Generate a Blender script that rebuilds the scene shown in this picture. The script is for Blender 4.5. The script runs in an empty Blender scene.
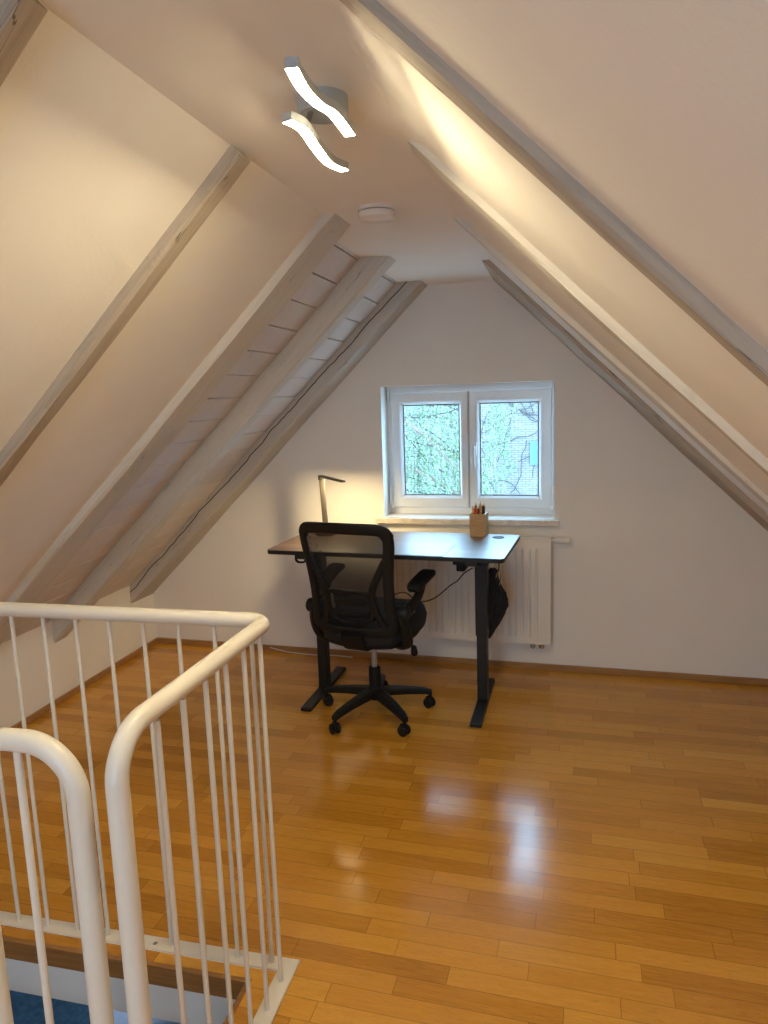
import bpy, bmesh, math, random
from mathutils import Vector, Matrix

random.seed(7)
C = bpy.context.scene.collection
PI = math.pi
sc = bpy.context.scene
try:
    sc.cycles.use_denoising = True
    sc.cycles.use_adaptive_sampling = False
    sc.cycles.denoising_prefilter = 'ACCURATE'
    sc.cycles.max_bounces = 10
    sc.cycles.diffuse_bounces = 6
    sc.cycles.transparent_max_bounces = 24
    sc.cycles.sample_clamp_indirect = 6.0
    sc.cycles.caustics_reflective = True
    sc.cycles.caustics_refractive = False
except Exception:
    pass
sc.view_settings.view_transform = 'Standard'
sc.view_settings.look = 'None'
sc.view_settings.gamma = 1.0
sc.view_settings.use_curve_mapping = False
sc.view_settings.exposure = 0.0

# ------------------------------------------------------------------ geometry helpers
def obj(name, bm, mat, parent=None, smooth=False, matrix=None):
    me = bpy.data.meshes.new(name)
    bmesh.ops.recalc_face_normals(bm, faces=bm.faces)
    bm.to_mesh(me); bm.free()
    o = bpy.data.objects.new(name, me); C.objects.link(o)
    for m in (mat if isinstance(mat, (list, tuple)) else [mat]):
        me.materials.append(m)
    if smooth:
        for p in me.polygons: p.use_smooth = True
        if smooth != 'full':
            try: me.set_sharp_from_angle(angle=math.radians(38))
            except Exception: pass
    if matrix is not None: o.matrix_world = matrix
    if parent is not None: o.parent = parent
    return o

def empty(name, loc=(0, 0, 0), rz=0.0):
    o = bpy.data.objects.new(name, None); C.objects.link(o)
    o.empty_display_size = .05
    o.location = loc; o.rotation_euler = (0, 0, rz)
    return o

def tag(o, label, cat, group=None):
    o['label'] = label; o['category'] = cat
    if group: o['group'] = group
    return o

def struct(o):
    o['kind'] = 'structure'; return o

def copy_tree(o, parent=None):
    c = o.copy(); C.objects.link(c)
    if parent is not None: c.parent = parent
    for ch in list(o.children): copy_tree(ch, c)
    return c

def box(bm, a, b, bev=0.0, seg=2, mi=0):
    a, b = Vector(a), Vector(b)
    t = bmesh.new()
    bmesh.ops.create_cube(t, size=1.0)
    for v in t.verts:
        v.co = Vector(((v.co.x + .5) * (b.x - a.x) + a.x, (v.co.y + .5) * (b.y - a.y) + a.y, (v.co.z + .5) * (b.z - a.z) + a.z))
    if bev > 0:
        bmesh.ops.bevel(t, geom=list(t.edges), offset=bev, segments=seg, profile=.5, affect='EDGES')
    merge(bm, t, mi)

def merge(bm, t, mi=0, M=None):
    vm = {}
    for v in t.verts: vm[v] = bm.verts.new(M @ v.co if M is not None else v.co)
    for f in t.faces:
        try:
            nf = bm.faces.new([vm[v] for v in f.verts]); nf.material_index = mi
        except ValueError: pass
    t.free()

def frames(pts):
    pts = [Vector(p) for p in pts]
    n = len(pts); T = []
    for i in range(n):
        a = pts[max(0, i - 1)]; b = pts[min(n - 1, i + 1)]
        T.append((b - a).normalized())
    up = Vector((0, 0, 1)) if abs(T[0].z) < .9 else Vector((0, 1, 0))
    N = [(up - T[0] * up.dot(T[0])).normalized()]
    for i in range(1, n):
        v = N[-1] - T[i] * N[-1].dot(T[i])
        N.append(v.normalized() if v.length > 1e-6 else N[-1])
    return pts, T, N

def sweep(bm, pts, sec, cap=True, scale=None, mi=0, closed=False):
    """sec: list of (a,b) in (N, B) frame; scale: per point factor"""
    P, T, N = frames(pts)
    if closed:
        n = len(P)
        T = [(P[(i + 1) % n] - P[i - 1]).normalized() for i in range(n)]
        for i in range(1, n):
            v = N[i - 1] - T[i] * N[i - 1].dot(T[i]); N[i] = v.normalized()
    rings = []
    for i, p in enumerate(P):
        B = T[i].cross(N[i]); k = scale[i] if scale else 1.0
        rings.append([bm.verts.new(p + N[i] * a * k + B * b * k) for a, b in sec])
    m = len(sec)
    R = list(range(len(rings) - 1)) + ([len(rings) - 1] if closed else [])
    for i in R:
        r0, r1 = rings[i], rings[(i + 1) % len(rings)]
        for j in range(m):
            f = bm.faces.new((r0[j], r0[(j + 1) % m], r1[(j + 1) % m], r1[j])); f.material_index = mi
    if cap and not closed:
        f = bm.faces.new(rings[0][::-1]); f.material_index = mi
        f = bm.faces.new(rings[-1]); f.material_index = mi

def circ(r, n=16, ry=None):
    ry = r if ry is None else ry
    return [(r * math.cos(2 * PI * i / n), ry * math.sin(2 * PI * i / n)) for i in range(n)]

def rrect(w, h, r, n=4):
    out = []
    for cx, cy, a0 in ((w / 2 - r, h / 2 - r, 0), (-w / 2 + r, h / 2 - r, 90), (-w / 2 + r, -h / 2 + r, 180), (w / 2 - r, -h / 2 + r, 270)):
        for k in range(n + 1):
            a = math.radians(a0 + 90 * k / n); out.append((cx + r * math.cos(a), cy + r * math.sin(a)))
    return out

def tube(bm, pts, r, n=14, scale=None, mi=0): sweep(bm, pts, circ(r, n), True, scale, mi)

def lathe(bm, prof, n=28, M=None, mi=0):
    """prof: (r, z) list around Z"""
    t = bmesh.new(); rings = []
    for r, z in prof:
        if r < 1e-6: rings.append([t.verts.new((0, 0, z))])
        else: rings.append([t.verts.new((r * math.cos(2 * PI * i / n), r * math.sin(2 * PI * i / n), z)) for i in range(n)])
    for a, b in zip(rings, rings[1:]):
        for i in range(n):
            j = (i + 1) % n
            if len(a) == 1 and len(b) == 1: continue
            if len(a) == 1: t.faces.new((a[0], b[i], b[j]))
            elif len(b) == 1: t.faces.new((a[i], a[j], b[0]))
            else: t.faces.new((a[i], a[j], b[j], b[i]))
    if len(rings[0]) > 1: t.faces.new(rings[0][::-1])
    if len(rings[-1]) > 1: t.faces.new(rings[-1])
    merge(bm, t, mi, M)

def prism(bm, poly, z0, z1, bev=0.0, seg=2, M=None, mi=0):
    t = bmesh.new()
    lo = [t.verts.new((x, y, z0)) for x, y in poly]; hi = [t.verts.new((x, y, z1)) for x, y in poly]
    t.faces.new(lo[::-1]); t.faces.new(hi)
    n = len(poly)
    for i in range(n): t.faces.new((lo[i], lo[(i + 1) % n], hi[(i + 1) % n], hi[i]))
    if bev: bmesh.ops.bevel(t, geom=[e for e in t.edges if abs(e.verts[0].co.z - e.verts[1].co.z) < 1e-6], offset=bev, segments=seg, profile=.5, affect='EDGES')
    merge(bm, t, mi, M)

def fillet(pts, rads, n=8):
    """round the corners of a 3D polyline"""
    pts = [Vector(p) for p in pts]; out = [pts[0]]
    for i in range(1, len(pts) - 1):
        r = rads[i - 1]; p = pts[i]; a = (pts[i - 1] - p).normalized(); b = (pts[i + 1] - p).normalized()
        ang = a.angle(b)
        if r <= 0 or abs(ang - PI) < 1e-3: out.append(p); continue
        d = r / math.tan(ang / 2); cen = p + (a + b).normalized() * (r / math.sin(ang / 2))
        s = p + a * d - cen; e = p + b * d - cen; w = s.angle(e)
        for k in range(n + 1):
            t = k / n
            out.append(cen + (s * math.sin((1 - t) * w) + e * math.sin(t * w)) / math.sin(w))
    out.append(pts[-1]); return out

def catmull(pts, n=6):
    P = [Vector(p) for p in pts]; out = []
    for i in range(len(P) - 1):
        p0 = P[max(i - 1, 0)]; p1 = P[i]; p2 = P[i + 1]; p3 = P[min(i + 2, len(P) - 1)]
        for k in range(n):
            t = k / n
            out.append(.5 * ((2 * p1) + (p2 - p0) * t + (2 * p0 - 5 * p1 + 4 * p2 - p3) * t * t + (3 * p1 - p0 - 3 * p2 + p3) * t ** 3))
    out.append(P[-1]); return out

def aim(p, q):
    """matrix whose Z axis runs from p to q, origin at p"""
    z = (Vector(q) - Vector(p)).normalized()
    return Matrix.Translation(p) @ z.to_track_quat('Z', 'Y').to_matrix().to_4x4()

# ------------------------------------------------------------------ material helpers
class NT:
    def __init__(s, name):
        s.m = bpy.data.materials.new(name); s.m.use_nodes = True
        s.t = s.m.node_tree; s.b = s.t.nodes['Principled BSDF']; s.out = s.t.nodes['Material Output']
    def n(s, typ, **kw):
        nd = s.t.nodes.new(typ)
        for k, v in kw.items():
            if k.startswith('_'): setattr(nd, k[1:], v)
        for k, v in kw.items():
            if not k.startswith('_'):
                key = int(k[1:]) if k[0] == 'i' and k[1:].isdigit() else k.replace('__', ' ')
                s.set(nd.inputs[key], v)
        return nd
    def set(s, inp, v):
        if isinstance(v, bpy.types.NodeSocket): s.t.links.new(v, inp)
        elif isinstance(v, bpy.types.Node): s.t.links.new(v.outputs[0], inp)
        else: inp.default_value = v
    def math(s, op, a, b=0.0, c=0.0): return s.n('ShaderNodeMath', _operation=op, i0=a, i1=b, i2=c).outputs[0]
    def mix(s, fac, a, b, mode='MIX'):
        nd = s.t.nodes.new('ShaderNodeMix'); nd.data_type = 'RGBA'; nd.blend_type = mode
        s.set(nd.inputs[0], fac); s.set(nd.inputs[6], a); s.set(nd.inputs[7], b); return nd.outputs[2]
    def ramp(s, fac, stops):
        nd = s.t.nodes.new('ShaderNodeValToRGB'); s.set(nd.inputs[0], fac)
        e = nd.color_ramp.elements
        while len(e) < len(stops): e.new(.5)
        for el, (p, c) in zip(e, stops): el.position = p; el.color = c if len(c) == 4 else (*c, 1)
        return nd.outputs[0]
    def bsdf(s, **kw):
        for k, v in kw.items(): s.set(s.b.inputs[k.replace('__', ' ')], v)
        return s
    def bump(s, h, strength=.2, dist=.01):
        nd = s.n('ShaderNodeBump', Strength=strength, Distance=dist, Height=h); s.set(s.b.inputs['Normal'], nd.outputs[0])

def rgb(r, g, b): return (r, g, b, 1.0)

def simple(name, col, rough=.5, metal=0.0, var=.06, scale=30.0, bump=.0, spec=.5):
    s = NT(name); tc = s.n('ShaderNodeTexCoord')
    nz = s.n('ShaderNodeTexNoise', Vector=tc.outputs['Object'], Scale=scale, Detail=4.0)
    lo = tuple(c * (1 - var) for c in col[:3]) + (1,); hi = tuple(min(1, c * (1 + var)) for c in col[:3]) + (1,)
    s.bsdf(Base__Color=s.ramp(nz.outputs[0], [(.3, lo), (.7, hi)]), Roughness=rough, Metallic=metal)
    s.b.inputs['Specular IOR Level'].default_value = spec
    if bump: s.bump(nz.outputs[0], bump, .003)
    return s.m

def emission(name, col, strength):
    s = NT(name)
    s.bsdf(Base__Color=(*col, 1), Roughness=.4)
    s.b.inputs['Emission Color'].default_value = (*col, 1); s.b.inputs['Emission Strength'].default_value = strength
    return s.m

def plaster(name, col=(.87, .845, .80), bump=.12):
    s = NT(name); tc = s.n('ShaderNodeTexCoord')
    a = s.n('ShaderNodeTexNoise', Vector=tc.outputs['Object'], Scale=3.0, Detail=5.0)
    b = s.n('ShaderNodeTexNoise', Vector=tc.outputs['Object'], Scale=90.0, Detail=3.0)
    lo = tuple(c * .965 for c in col)
    s.bsdf(Base__Color=s.ramp(a.outputs[0], [(.3, lo), (.7, col)]), Roughness=.85)
    s.b.inputs['Specular IOR Level'].default_value = .2
    h = s.math('ADD', s.math('MULTIPLY', a.outputs[0], 3.0), s.math('MULTIPLY', b.outputs[0], .25))
    s.bump(h, bump, .01)
    return s.m

def painted_wood(name, col=(.44, .375, .30), crack=None, kc=1.0):
    """object X runs along the timber"""
    s = NT(name); tc = s.n('ShaderNodeTexCoord')
    mp = s.n('ShaderNodeMapping', Vector=tc.outputs['Object'], Scale=(1.3, 22.0, 22.0))
    g = s.n('ShaderNodeTexNoise', Vector=mp.outputs[0], Scale=3.0, Detail=8.0, Roughness=.65, Distortion=.6)
    mp2 = s.n('ShaderNodeMapping', Vector=tc.outputs['Object'], Scale=(.8, 16.0, 16.0))
    k = s.n('ShaderNodeTexNoise', Vector=mp2.outputs[0], Scale=1.6, Detail=3.0, Distortion=.4)
    line = s.math('LESS_THAN', s.math('ABSOLUTE', s.math('SUBTRACT', k.outputs[0], .62)), .0045)
    w = s.n('ShaderNodeTexNoise', Vector=tc.outputs['Object'], Scale=9.0, Detail=6.0, Roughness=.7)
    base = s.ramp(g.outputs[0], [(.25, tuple(c * (1 - .26 * kc) for c in col)), (.5, col), (.75, tuple(min(1, c * (1 + .12 * kc)) for c in col))])
    base = s.mix(s.math('MULTIPLY', s.math('GREATER_THAN', w.outputs[0], .63), .32 * kc), base, (col[0] * .72, col[1] * .66, col[2] * .58, 1))
    base = s.mix(s.math('MULTIPLY', line, .7 * kc), base, (.05, .04, .035, 1))
    if crack is not None:
        sep = s.n('ShaderNodeSeparateXYZ', Vector=tc.outputs['Object'])
        cn = s.n('ShaderNodeTexNoise', _noise_dimensions='1D', W=sep.outputs[0], Scale=3.0, Detail=5.0)
        d = s.math('SUBTRACT', sep.outputs[crack[0]], s.math('ADD', crack[1], s.math('MULTIPLY', s.math('SUBTRACT', cn.outputs[0], .5), .05)))
        base = s.mix(s.math('LESS_THAN', s.math('ABSOLUTE', d), .0028), base, (.03, .025, .02, 1))
    s.bsdf(Base__Color=base, Roughness=.7)
    s.b.inputs['Specular IOR Level'].default_value = .25
    s.bump(s.math('SUBTRACT', s.math('MULTIPLY', g.outputs[0], .6), line), .45, .006)
    return s.m

def parquet(name):
    s = NT(name); tc = s.n('ShaderNodeTexCoord')
    rot = s.n('ShaderNodeMapping', Vector=tc.outputs['Object'], Rotation=(0, 0, math.radians(2.0)))
    sp = s.n('ShaderNodeSeparateXYZ', Vector=rot.outputs[0])
    x, y = sp.outputs[0], sp.outputs[1]
    W = .0665
    yr = s.math('DIVIDE', s.math('ADD', y, 10.0), W)
    row = s.math('FLOOR', yr)
    wn = s.n('ShaderNodeTexWhiteNoise', _noise_dimensions='1D', W=row)
    L = s.math('ADD', .36, s.math('MULTIPLY', wn.outputs[0], .22))
    xo = s.math('DIVIDE', s.math('ADD', s.math('ADD', x, 20.0), s.math('MULTIPLY', wn.outputs[0], 7.3)), L)
    col = s.math('FLOOR', xo)
    cv = s.n('ShaderNodeCombineXYZ', X=row, Y=col)
    rnd = s.n('ShaderNodeTexWhiteNoise', _noise_dimensions='2D', Vector=cv.outputs[0])
    # grain, shifted per stave
    off = s.n('ShaderNodeVectorMath', _operation='SCALE', i0=rnd.outputs[1], Scale=31.0)
    gv = s.n('ShaderNodeVectorMath', _operation='ADD', i0=rot.outputs[0], i1=off.outputs[0])
    gm = s.n('ShaderNodeMapping', Vector=gv.outputs[0], Scale=(3.2, 42.0, 1.0))
    g = s.n('ShaderNodeTexNoise', Vector=gm.outputs[0], Scale=2.2, Detail=9.0, Roughness=.68, Distortion=1.1)
    gm2 = s.n('ShaderNodeMapping', Vector=gv.outputs[0], Scale=(1.6, 16.0, 1.0))
    wv = s.n('ShaderNodeTexNoise', Vector=gm2.outputs[0], Scale=2.0, Detail=3.0, Distortion=2.4)
    tone = s.math('ADD', s.math('MULTIPLY', rnd.outputs[0], .36), s.math('ADD', s.math('MULTIPLY', g.outputs[0], .34), s.math('MULTIPLY', wv.outputs[0], .26)))
    c = s.ramp(tone, [(.20, (.41, .165, .014)), (.45, (.61, .280, .030)), (.62, (.68, .330, .042)), (.78, (.75, .40, .062)), (.95, (.85, .55, .16))])
    fy = s.math('FRACT', yr); fx = s.math('FRACT', xo)
    ey = s.math('MINIMUM', fy, s.math('SUBTRACT', 1.0, fy))
    ex = s.math('MULTIPLY', s.math('MINIMUM', fx, s.math('SUBTRACT', 1.0, fx)), 6.0)
    edge = s.math('LESS_THAN', s.math('MINIMUM', ey, ex), .018)
    c = s.mix(s.math('MULTIPLY', edge, .45), c, (.09, .033, .010, 1))
    pores = s.n('ShaderNodeTexNoise', Vector=s.n('ShaderNodeMapping', Vector=gv.outputs[0], Scale=(14.0, 260.0, 1.0)).outputs[0], Scale=2.0, Detail=2.0)
    c = s.mix(s.math('MULTIPLY', s.math('GREATER_THAN', pores.outputs[0], .62), .22), c, (.11, .04, .012, 1))
    rr = s.n('ShaderNodeTexNoise', Vector=tc.outputs['Object'], Scale=5.0, Detail=3.0)
    s.bsdf(Base__Color=c, Roughness=s.math('ADD', .13, s.math('MULTIPLY', rr.outputs[0], .08)))
    s.b.inputs['Specular IOR Level'].default_value = .6
    wob = s.n('ShaderNodeTexNoise', Vector=tc.outputs['Object'], Scale=14.0, Detail=2.0)
    h = s.math('ADD', s.math('MULTIPLY', g.outputs[0], .25), s.math('ADD', s.math('MULTIPLY', wob.outputs[0], .35), s.math('MULTIPLY', edge, -.6)))
    s.bump(h, .06, .004)
    return s.m

def oak(name, lo, hi, axis_scale=(2.0, 30.0, 30.0), rough=.4):
    s = NT(name); tc = s.n('ShaderNodeTexCoord')
    mp = s.n('ShaderNodeMapping', Vector=tc.outputs['Object'], Scale=axis_scale)
    g = s.n('ShaderNodeTexNoise', Vector=mp.outputs[0], Scale=2.5, Detail=7.0, Distortion=.8)
    s.bsdf(Base__Color=s.ramp(g.outputs[0], [(.3, lo), (.7, hi)]), Roughness=rough)
    s.bump(g.outputs[0], .08, .003)
    return s.m

M_wall = plaster('plaster_wall')
M_slope = plaster('plaster_slope', (.87, .845, .80), .2)
M_ceil = plaster('plaster_ceiling', (.88, .86, .82), .1)
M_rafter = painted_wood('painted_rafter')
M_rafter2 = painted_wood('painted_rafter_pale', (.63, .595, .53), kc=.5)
M_crack = painted_wood('painted_rafter_cracked', (.54, .51, .46), crack=(2, -.062), kc=.6)
M_boards = painted_wood('painted_boards', (.70, .655, .635), kc=.25)
M_dark = simple('dark_gap', (.03, .025, .02), .9)
M_floor = parquet('oak_parquet')
M_skirt = oak('oak_skirting', (.30, .145, .042), (.44, .235, .085))
M_nosing = oak('oak_nosing', (.24, .105, .026), (.36, .175, .05), rough=.62)
M_white_metal = simple('white_enamel', (.76, .72, .63), .32, var=.02, scale=8)
M_pvc = simple('white_window_plastic', (.80, .82, .84), .3, var=.015, scale=6)
M_gasket = simple('grey_gasket', (.12, .13, .14), .6)
M_joint = simple('grey_joint', (.46, .46, .47), .6)
M_marble = simple('pale_marble', (.66, .60, .53), .3, var=.16, scale=26)
M_radiator = simple('white_radiator_enamel', (.80, .765, .70), .38, var=.015, scale=5)
M_black = simple('black_metal', (.007, .007, .0075), .5, var=.15)
M_blackplastic = simple('black_plastic', (.008, .0085, .0095), .55, var=.12, spec=.28)
M_darkfabric = simple('dark_fabric', (.010, .012, .016), .9, var=.35, scale=260, bump=.5)
M_seat = simple('seat_fabric', (.010, .013, .020), .85, var=.3, scale=320, bump=.5)
M_bag = simple('black_bag_fabric', (.008, .008, .010), .85, var=.3, scale=40, bump=.4)
M_chrome = simple('chrome', (.62, .62, .63), .22, 1.0, var=.03)
M_gas = simple('grey_gas_column', (.42, .42, .43), .4, .3, var=.03)
M_steel = simple('brushed_steel', (.42, .40, .37), .35, 1.0, var=.08, scale=60)
M_lampgrey = simple('lamp_silver', (.42, .46, .49), .45, .3, var=.04, scale=20)
M_bronze = simple('bronze_metal', (.23, .20, .16), .38, .9, var=.06, scale=30)
M_detector = simple('detector_white', (.78, .75, .71), .5, var=.02)
M_white_cable = simple('white_cable', (.75, .73, .70), .5)
M_led = emission('led_warm_white', (1.0, .82, .50), 305.0)
M_desk_led = emission('desk_led_warm_white', (1.0, .76, .40), 620.0)

def desk_wood():
    s = NT('rustic_brown_board'); tc = s.n('ShaderNodeTexCoord')
    sp = s.n('ShaderNodeSeparateXYZ', Vector=tc.outputs['Object'])
    row = s.math('FLOOR', s.math('DIVIDE', s.math('ADD', sp.outputs[1], 2.0), .072))
    wn = s.n('ShaderNodeTexWhiteNoise', _noise_dimensions='1D', W=row)
    mp = s.n('ShaderNodeMapping', Vector=tc.outputs['Object'], Scale=(2.5, 34.0, 1.0))
    g = s.n('ShaderNodeTexNoise', Vector=mp.outputs[0], Scale=2.2, Detail=8.0, Roughness=.7, Distortion=.9)
    t = s.math('ADD', s.math('MULTIPLY', wn.outputs[0], .45), s.math('MULTIPLY', g.outputs[0], .6))
    s.bsdf(Base__Color=s.ramp(t, [(.25, (.026, .013, .008)), (.5, (.075, .038, .021)), (.75, (.16, .09, .05))]), Roughness=.42)
    s.b.inputs['Specular IOR Level'].default_value = .9; s.b.inputs['Coat Weight'].default_value = .6; s.b.inputs['Coat Roughness'].default_value = .38
    s.bump(g.outputs[0], .04, .002)
    return s.m
M_desk = desk_wood()

def bamboo():
    s = NT('pale_beech_block'); tc = s.n('ShaderNodeTexCoord')
    mp = s.n('ShaderNodeMapping', Vector=tc.outputs['Object'], Scale=(9.0, 9.0, 70.0))
    g = s.n('ShaderNodeTexNoise', Vector=mp.outputs[0], Scale=2.0, Detail=6.0, Distortion=.5)
    s.bsdf(Base__Color=s.ramp(g.outputs[0], [(.3, (.42, .245, .10)), (.7, (.56, .36, .165))]), Roughness=.5)
    return s.m
M_bamboo = bamboo()

def mesh_cloth():
    s = NT('black_mesh_cloth')
    tr = s.n('ShaderNodeBsdfTransparent', Color=rgb(1, 1, 1))
    tc = s.n('ShaderNodeTexCoord')
    nz = s.n('ShaderNodeTexNoise', Vector=tc.outputs['Object'], Scale=60.0)
    s.bsdf(Base__Color=s.ramp(nz.outputs[0], [(.3, (.010, .011, .014)), (.7, (.017, .019, .023))]), Roughness=.8)
    mx = s.n('ShaderNodeMixShader', i0=.87, i1=tr.outputs[0], i2=s.b.outputs[0])
    s.t.links.new(mx.outputs[0], s.out.inputs[0])
    return s.m
M_mesh = mesh_cloth()

def glass():
    s = NT('window_glass')
    tr = s.n('ShaderNodeBsdfTransparent', Color=rgb(.93, .97, .96))
    s.t.links.new(tr.outputs[0], s.out.inputs[0])
    return s.m
M_glass = glass()

def brick():
    s = NT('whitewashed_brick'); tc = s.n('ShaderNodeTexCoord')
    sp = s.n('ShaderNodeSeparateXYZ', Vector=tc.outputs['Object'])
    cv = s.n('ShaderNodeCombineXYZ', X=sp.outputs[0], Y=sp.outputs[2])
    b = s.n('ShaderNodeTexBrick', Vector=cv.outputs[0], Color1=rgb(.195, .175, .165), Color2=rgb(.165, .15, .14), Mortar=rgb(.085, .08, .078), Scale=1.0, Mortar__Size=.007, Brick__Width=.165, Row__Height=.053)
    nz = s.n('ShaderNodeTexNoise', Vector=tc.outputs['Object'], Scale=7.0, Detail=6.0)
    c = s.mix(s.ramp(nz.outputs[0], [(.45, (0, 0, 0)), (.75, (.6, .6, .6))]), b.outputs[0], (.205, .188, .175, 1))
    s.bsdf(Base__Color=c, Roughness=.9); s.bump(b.outputs[1], .5, -.01)
    return s.m
M_brick = brick()
M_leaf = simple('willow_leaf', (.115, .185, .085), .6, var=.35, scale=4)
M_leaf2 = simple('willow_leaf_pale', (.19, .245, .15), .6, var=.25, scale=4)
M_bark = simple('dark_bark', (.05, .04, .035), .9, var=.3, scale=14)
M_birch = simple('pale_birch_bark', (.22, .155, .125), .8, var=.2, scale=8)
M_shutter = simple('blue_shutter', (.075, .15, .16), .6, var=.1)
M_ground = simple('pale_bounce_ground', (.50, .48, .44), .95, var=.2, scale=2)  # unseen ground, kept pale to bounce skylight up into the room
M_blue = simple('navy_bedspread', (.045, .12, .20), .9, var=.25, scale=30, bump=.3)
M_pillow = simple('light_blue_pillow', (.45, .60, .82), .85, var=.06)
M_lower = plaster('lower_room_plaster', (.78, .77, .76), .05)

# ------------------------------------------------------------------ camera
f_px = 717.8
R = ((0.9715245, 0.2346898, -0.0325705), (0.0062699, -0.1628797, -0.9866260), (-0.2368561, 0.9583271, -0.1597131))
cam = bpy.data.cameras.new('camera'); cam.sensor_fit = 'VERTICAL'; cam.sensor_height = 36.0
cam.lens = f_px * 36.0 / 1024.0; cam.clip_start = .02; cam.clip_end = 200
co = bpy.data.objects.new('camera', cam); C.objects.link(co)
X, Y, Z = Vector(R[0]), -Vector(R[1]), -Vector(R[2])
mw = Matrix(((X.x, Y.x, Z.x, 0), (X.y, Y.y, Z.y, 0), (X.z, Y.z, Z.z, 1.6), (0, 0, 0, 1)))
co.matrix_world = mw; sc.camera = co

# ------------------------------------------------------------------ room shell
TH = math.radians(44); tS = math.tan(TH); cS, sS = math.cos(TH), math.sin(TH)
ZC = 2.2; XL = -2.645; XR = 1.62; YB = -1.9
WT = -.0371                                  # the gable wall runs slightly out of square
def yw(x): return 4.069 + WT * x
AW = math.atan(WT)
OP = (-1.87, -.826, 1.062, 1.628)             # stair opening x0,x1,y0,y1

bm = bmesh.new()
x0, x1, y0, y1 = OP
def slab(bm, ax, ay, bx, by):
    box(bm, (ax, ay, -.19), (bx, by, 0))
for r in ((XL - .1, YB - .1, XR + .1, y0), (XL - .1, y1, XR + .1, 4.45), (XL - .1, y0, x0, y1), (x1, y0, XR + .1, y1)): slab(bm, *r)
bmesh.ops.remove_doubles(bm, verts=bm.verts, dist=1e-5)
for f in bm.faces: f.material_index = 0 if (f.normal.z > .5 or f.calc_center_median().z > -.001) else 1
fl = struct(obj('floor', bm, [M_floor, M_wall]))

# wooden nosing round the opening
bm = bmesh.new()
box(bm, (x0, y1 - .016, -.062), (x1, y1, .0015), .002); box(bm, (x1 - .016, y0, -.062), (x1, y1 - .016, .0015), .002)
box(bm, (x0, y0, -.062), (x1 - .016, y0 + .016, .0015), .002); box(bm, (x0, y0 + .016, -.062), (x0 + .016, y1 - .016, .0015), .002)
struct(obj('trim_1', bm, M_nosing))

# gable wall with the window opening, in the wall's own frame (u along, v outward, w up), origin at x = -0.52
W0 = Vector((-.52, yw(-.52), 0)); MW = Matrix.Translation(W0) @ Matrix.Rotation(AW, 4, 'Z')
UW0, UW1, VZ0, VZ1 = -.493, .493, .887, 1.652
def wallpoly(bm, a, b, z0, z1, t=.42): box(bm, (a, 0, z0), (b, t, z1))
bm = bmesh.new()
wallpoly(bm, -2.4, UW0, -.19, 2.7); wallpoly(bm, UW1, 2.6, -.19, 2.7); wallpoly(bm, UW0, UW1, -.19, VZ0); wallpoly(bm, UW0, UW1, VZ1, 2.7)
bmesh.ops.remove_doubles(bm, verts=bm.verts, dist=1e-5)
struct(obj('wall_back', bm, M_wall, matrix=MW))
bm = bmesh.new(); box(bm, (XL - .15, YB - .1, -.19), (XL, 4.5, 1.1)); struct(obj('wall_left', bm, M_wall))
bm = bmesh.new(); box(bm, (XR, YB - .1, -.19), (XR + .15, 4.5, 1.1)); struct(obj('wall_right', bm, M_wall))
bm = bmesh.new(); yb0, yb1 = YB - .2, YB
box(bm, (XL - .2, yb0, -.19), (-1.15, yb1, 2.7)); box(bm, (.0, yb0, -.19), (XR + .2, yb1, 2.7)); box(bm, (-1.15, yb0, -.19), (.0, yb1, .85)); box(bm, (-1.15, yb0, 1.5), (.0, yb1, 2.7))  # gap between the boxes is an added opening for fill daylight from behind
bmesh.ops.remove_doubles(bm, verts=bm.verts, dist=1e-5); struct(obj('wall_rear', bm, M_wall))

# flat ceiling strip and the slopes
bm = bmesh.new(); box(bm, (-.885, YB - .1, ZC), (-.27, 4.5, ZC + .25)); struct(obj('ceiling', bm, M_ceil))

def slope_sheet(side, c, y0, y1, thick, cove=False, zend=-.02):
    """plaster skin z = c - side*t*x (side +1 right, -1 left) between y0 and y1"""
    xtop = (c - ZC) / tS * side; xend = (c - zend) / tS * side
    if cove:
        p0 = (xtop - .025, ZC + .0005); p2 = (xtop + .03, c - tS * (xtop + .03)); p1 = (xtop, ZC)
        prof = [((1 - t) ** 2 * p0[0] + 2 * t * (1 - t) * p1[0] + t * t * p2[0], (1 - t) ** 2 * p0[1] + 2 * t * (1 - t) * p1[1] + t * t * p2[1]) for t in [k / 8 for k in range(9)]]
    else:
        prof = [(xtop - side * .1, ZC + .1 * tS), (xtop, ZC)]
    prof.append((xend, zend))
    n = (side * sS * thick, cS * thick)
    back = [(prof[-1][0] + n[0], prof[-1][1] + n[1]), (prof[0][0] + n[0], max(prof[0][1], ZC) + n[1] + .1)]
    poly = prof + back
    bm = bmesh.new()
    a = [bm.verts.new((x, y0, z)) for x, z in poly]; b = [bm.verts.new((x, y1, z)) for x, z in poly]
    bm.faces.new(a); bm.faces.new(b[::-1]); k = len(poly)
    for i in range(k): bm.faces.new((a[i], b[i], b[(i + 1) % k], a[(i + 1) % k]))
    return bm
struct(obj('ceiling_left', slope_sheet(-1, 2.938, YB - .1, 2.48, .3), M_slope))
struct(obj('ceiling_right', slope_sheet(1, 1.876, YB - .1, 2.62, .3, True), M_slope, smooth=True))
struct(obj('ceiling_right', slope_sheet(1, 1.893, 2.62, 4.5, .28), M_slope))

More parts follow.
